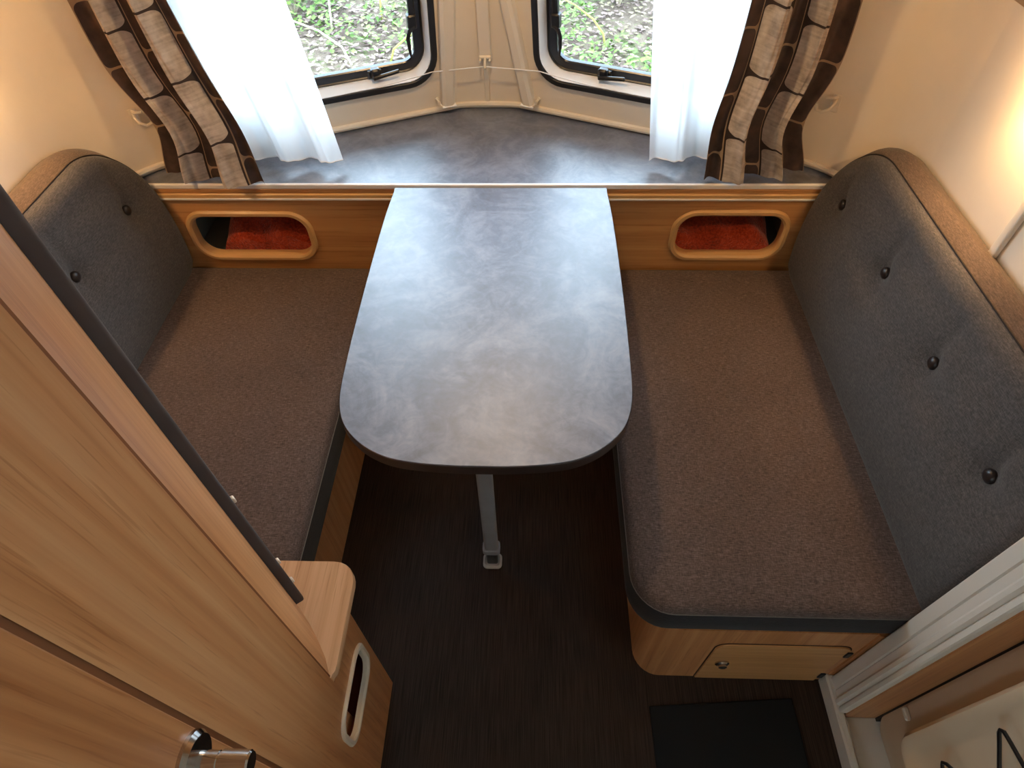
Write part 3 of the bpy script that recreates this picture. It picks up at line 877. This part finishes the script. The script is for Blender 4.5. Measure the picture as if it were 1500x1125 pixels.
def emis(name,c,s):
    M=Mat(name); e=M.n('ShaderNodeEmission'); e.inputs['Color'].default_value=c+(1,); e.inputs['Strength'].default_value=s
    M.l(e.outputs[0],M.out.inputs['Surface']); return M.m
M_lens=emis('warm_lamp_lens',WARM,6.0)
def lamp_light(parent,loc,power,size,size_y=None,rot=(0,0,0),color=WARM):
    d=bpy.data.lights.new('lamp_glow','AREA'); d.energy=power; d.color=color; d.size=size
    if size_y: d.shape='RECTANGLE'; d.size_y=size_y
    else: d.shape='DISK'
    o=bpy.data.objects.new('lamp_glow',d); COL.objects.link(o); place(o,Vector(loc),parent); o.rotation_euler=rot
    return o
def ceiling_lamp():
    c=Vector((-.12,1.34,CEIL)); root=thing('ceiling_lamp',c,'round warm lamp on a short stem above the dinette table','lamp')
    B=Basis(c,(1,0,0),(0,-1,0),(0,0,-1))
    MB().lathe(B,[(.05,0),(.05,.010),(.012,.02),(.012,.15),(.06,.16),(.075,.185),(.072,.187)],32).build('lamp_base',M_trimw,root)
    MB().lathe(B,[(.068,.188),(.06,.194),(.03,.198)],32).build('lamp_lens',M_lens,root)
    lamp_light(root,c-Vector((0,0,.205)),P_CEIL,.08)
ceiling_lamp()
def wall_lamp(sg,y,z,power,label):
    xw=WR if sg>0 else WL
    root=thing('reading_lamp',(xw,y,z),label,'lamp','reading lamps on the side walls')
    MB().lathe(Basis((xw,y,z+.045),(0,1,0),(0,0,1),(-sg,0,0)),[(.016,0),(.016,.006),(.006,.010),(.006,.04)],24).build('lamp_mount',M_chrome,root)
    B=Basis((xw-sg*.030,y,z),(1,0,0),(0,1,0),(0,0,1))
    MB().lathe(B,[(.010,.018),(.012,.03),(.010,.05)],20).build('bulb_socket',M_chrome,root)
    sh=[]
    for k in range(13):
        a=math.radians(-100+200*k/12); sh.append((-sg*.027*math.cos(a),.032*math.sin(a)))
    mb=MB(); mb.grid([[B(u,v,w) for u,v in sh] for w in (-.034,.034)]); ob=mb.build('added_light_shield',M_trimw,root)  # added shield, out of view, keeps the bulb's light off the room
    sol=ob.modifiers.new('thickness','SOLIDIFY'); sol.thickness=.0015
    MB().lathe(B,[(.02*math.sin(a),-.02*math.cos(a)) for a in [math.pi*k/10 for k in range(1,9)]],20).build('bulb',emis('warm_bulb',BULB,power),root)
wall_lamp(1,1.05,1.225,P_RIGHT,'small bare-bulb reading lamp on the wall by the entrance door')
wall_lamp(-1,1.20,1.24,P_LEFT,'small bare-bulb reading lamp on the wall by the wardrobe')

# daylight portals in the real openings (sky light only, no light of their own)
for sg in (-1,1):
    B=HALF[sg]; ex=B.x; ey=B.y; ez=ex.cross(ey)
    if ez.dot(B.z)>0: ex=-ex      # light shines along -Z: into the room
    portal(B((W_U0+W_U1)/2,(W_V0+W_V1)/2,-.06),ex,ey,.64,.72)
portal((WL-.045,-1.95,1.25),(0,1,0),(0,0,1),.7,.5)          # kitchen window

# ------------------------------------------------------------------ outdoors
def gz(x,y):
    return -.50+.05*math.sin(x*1.3+y*.7)+.04*math.sin(x*2.9-y*2.1)+max(0,(y-5.5))*.16
def outdoors():
    mb=MB(); rows=[]
    for j in range(61):
        y=2.2+j*.22; rows.append([Vector((-9+i*.3,y,gz(-9+i*.3,y))) for i in range(61)])
    mb.grid(rows); g=mb.build('ground',ground_mat(),recalc=False); g['kind']='structure'
    r=random.Random(11)
    def leafquad(mb,p,d,n,L,W):
        d=d.normalized(); s=d.cross(n)
        if s.length<1e-4: s=Vector((1,0,0))
        s.normalize(); nn=s.cross(d)
        i=len(mb.v)
        mb.v+=[tuple(p),tuple(p+d*L*.45+s*W+nn*L*.08),tuple(p+d*L),tuple(p+d*L*.45-s*W+nn*L*.08)]
        mb.f.append((i,i+1,i+2,i+3))
    # leaf litter in three colours
    for name,c1,c2,N,lab in (('leaf_litter',srgb(98,78,70),srgb(142,120,112),20000,'pinkish brown fallen leaves covering the ground outside'),
                             ('leaf_litter',srgb(122,110,82),srgb(160,150,114),9000,'pale yellow fallen leaves scattered on the ground outside'),
                             ('ground_cover',srgb(66,92,40),srgb(112,136,66),24000,'low green ground cover growing among the leaves outside')):
        mb=MB()
        for _ in range(N):
            x=r.uniform(-5,4.5); y=r.uniform(3.4,9.5)
            if name=='ground_cover':
                k=math.sin(x*2.1+1)+math.sin(y*2.7+x)+.6*math.sin(x*5-y*3)
                if k<-.1: continue
                p=Vector((x,y,gz(x,y)+r.uniform(.0,.16))); dz=r.uniform(-.1,.9)
            else: p=Vector((x,y,gz(x,y)+r.uniform(.005,.05))); dz=r.uniform(-.1,.35)
            a=r.uniform(0,6.28); leafquad(mb,p,Vector((math.cos(a),math.sin(a),dz)),Vector((0,0,1)),r.uniform(.035,.08),r.uniform(.012,.026))
        o=mb.build(name,leafmat(name+'_'+str(N),c1,c2),recalc=False,angle=180); o['kind']='stuff'; o['label']=lab; o['category']='leaves' if name=='leaf_litter' else 'plants'
    # bushes: leaves on stems
    mg=leafmat('bush_leaf',srgb(74,108,36),srgb(124,150,66)); mr=leafmat('bush_leaf_autumn',srgb(130,98,50),srgb(152,130,72)); ms=plain('bush_stem',srgb(150,136,112),.8)
    def bush(x,y,R,n,mat,label):
        z0=gz(x,y); root=thing('leafy_bush',(x,y,z0),label,'bush','leafy bushes outside the windows')
        st=MB(); lf=MB()
        for s in range(9):
            a=r.uniform(0,6.28); rr_=R*r.uniform(.3,1); e=Vector((x+math.cos(a)*rr_,y+math.sin(a)*rr_,z0+R*r.uniform(.7,1.5)))
            q=[Vector((x,y,z0)),Vector((x,y,z0)).lerp(e,.5)+Vector((0,0,.06)),e]
            st.tube(q,[.008,.006,.003],5)
            for _ in range(n//9):
                t=r.uniform(.35,1.05); b=q[0].lerp(q[2],t)+Vector((r.gauss(0,.07),r.gauss(0,.07),r.gauss(0,.06)))
                d=Vector((r.uniform(-1,1),r.uniform(-1,1),r.uniform(-.3,.6))); leafquad(lf,b,d,Vector((0,0,1)),r.uniform(.05,.10),r.uniform(.02,.035))
        st.build('stem',ms,root); lf.build('foliage',mat,root,recalc=False,angle=180)
    spots=[(-2.15,6.0,.50,500,mg,'bright green bush behind the window nearest the wardrobe'),
           (-2.9,6.8,.55,420,mg,'green bush furthest back, partly behind the sheer curtain nearest the wardrobe'),
           (-1.5,7.0,.35,260,mr,'small yellowing bush behind the window nearest the wardrobe'),
           (.75,6.2,.50,460,mg,'green bush in the middle of the window nearest the door'),
           (1.35,6.9,.5,320,mr,'yellowing bush at the top of the window nearest the door'),
           (1.0,4.9,.25,160,mg,'small green plant low in the window nearest the door')]
    for s in spots: bush(*s)
    # pale dry stalks
    mp=plain('dry_straw',srgb(176,168,136),.8); my=plain('yellow_blade',srgb(150,146,70),.8)
    near,far='the window nearest the wardrobe','the window nearest the door'
    for (x,y,h,lx,ly,mat,lab) in (
        (-2.25,5.6,1.2,.05,0,mp,'upright pale dry stalk rising straight through the middle of '+near),
        (-1.75,5.7,1.3,.45,.1,mp,'tall pale dry stalk leaning towards the pillar in '+near),
        (-2.75,6.2,1.1,-.1,0,mp,'pale dry stalk close to the sheer curtain edge in '+near),
        (-1.35,5.9,1.0,.25,0,my,'tall yellow grass blade slanting beside the window stay in '+near),
        (-1.5,5.2,.55,-.9,.1,mp,'pale dry stalk bent low over the leaves in '+near),
        (-1.2,5.3,.45,.7,0,my,'short yellow grass blade low by the rounded corner of '+near),
        (-2.0,6.6,1.2,.1,0,mp,'pale upright stalk furthest back in '+near),
        (-1.05,5.5,.7,.4,.2,mp,'short pale stalk beside the window stay of '+near),
        (.15,6.3,.8,.6,0,mp,'pale dry stalk leaning away from the pillar in '+far),
        (.6,5.6,.5,-.5,0,my,'short yellow blade bent towards the pillar in '+far),
        (1.4,6.0,.9,.3,0,mp,'pale dry stalk close to the sheer curtain in '+far),
        (1.1,5.4,.4,.6,.1,mp,'low pale stalk near the bottom edge of '+far),
        (.3,7.0,.9,-.2,0,my,'yellow grass blade furthest back in '+far)):
        z=gz(x,y); pts=[Vector((x+lx*t*t,y+ly*t,z+h*t*(1-.25*abs(lx)*t))) for t in (0,.25,.5,.75,1)]
        o=MB().tube(pts,[.010,.009,.008,.006,.003],5).build('dry_stalk',mat)
        tag(o,lab,'stalk','dry stalks outside the windows')
outdoors()
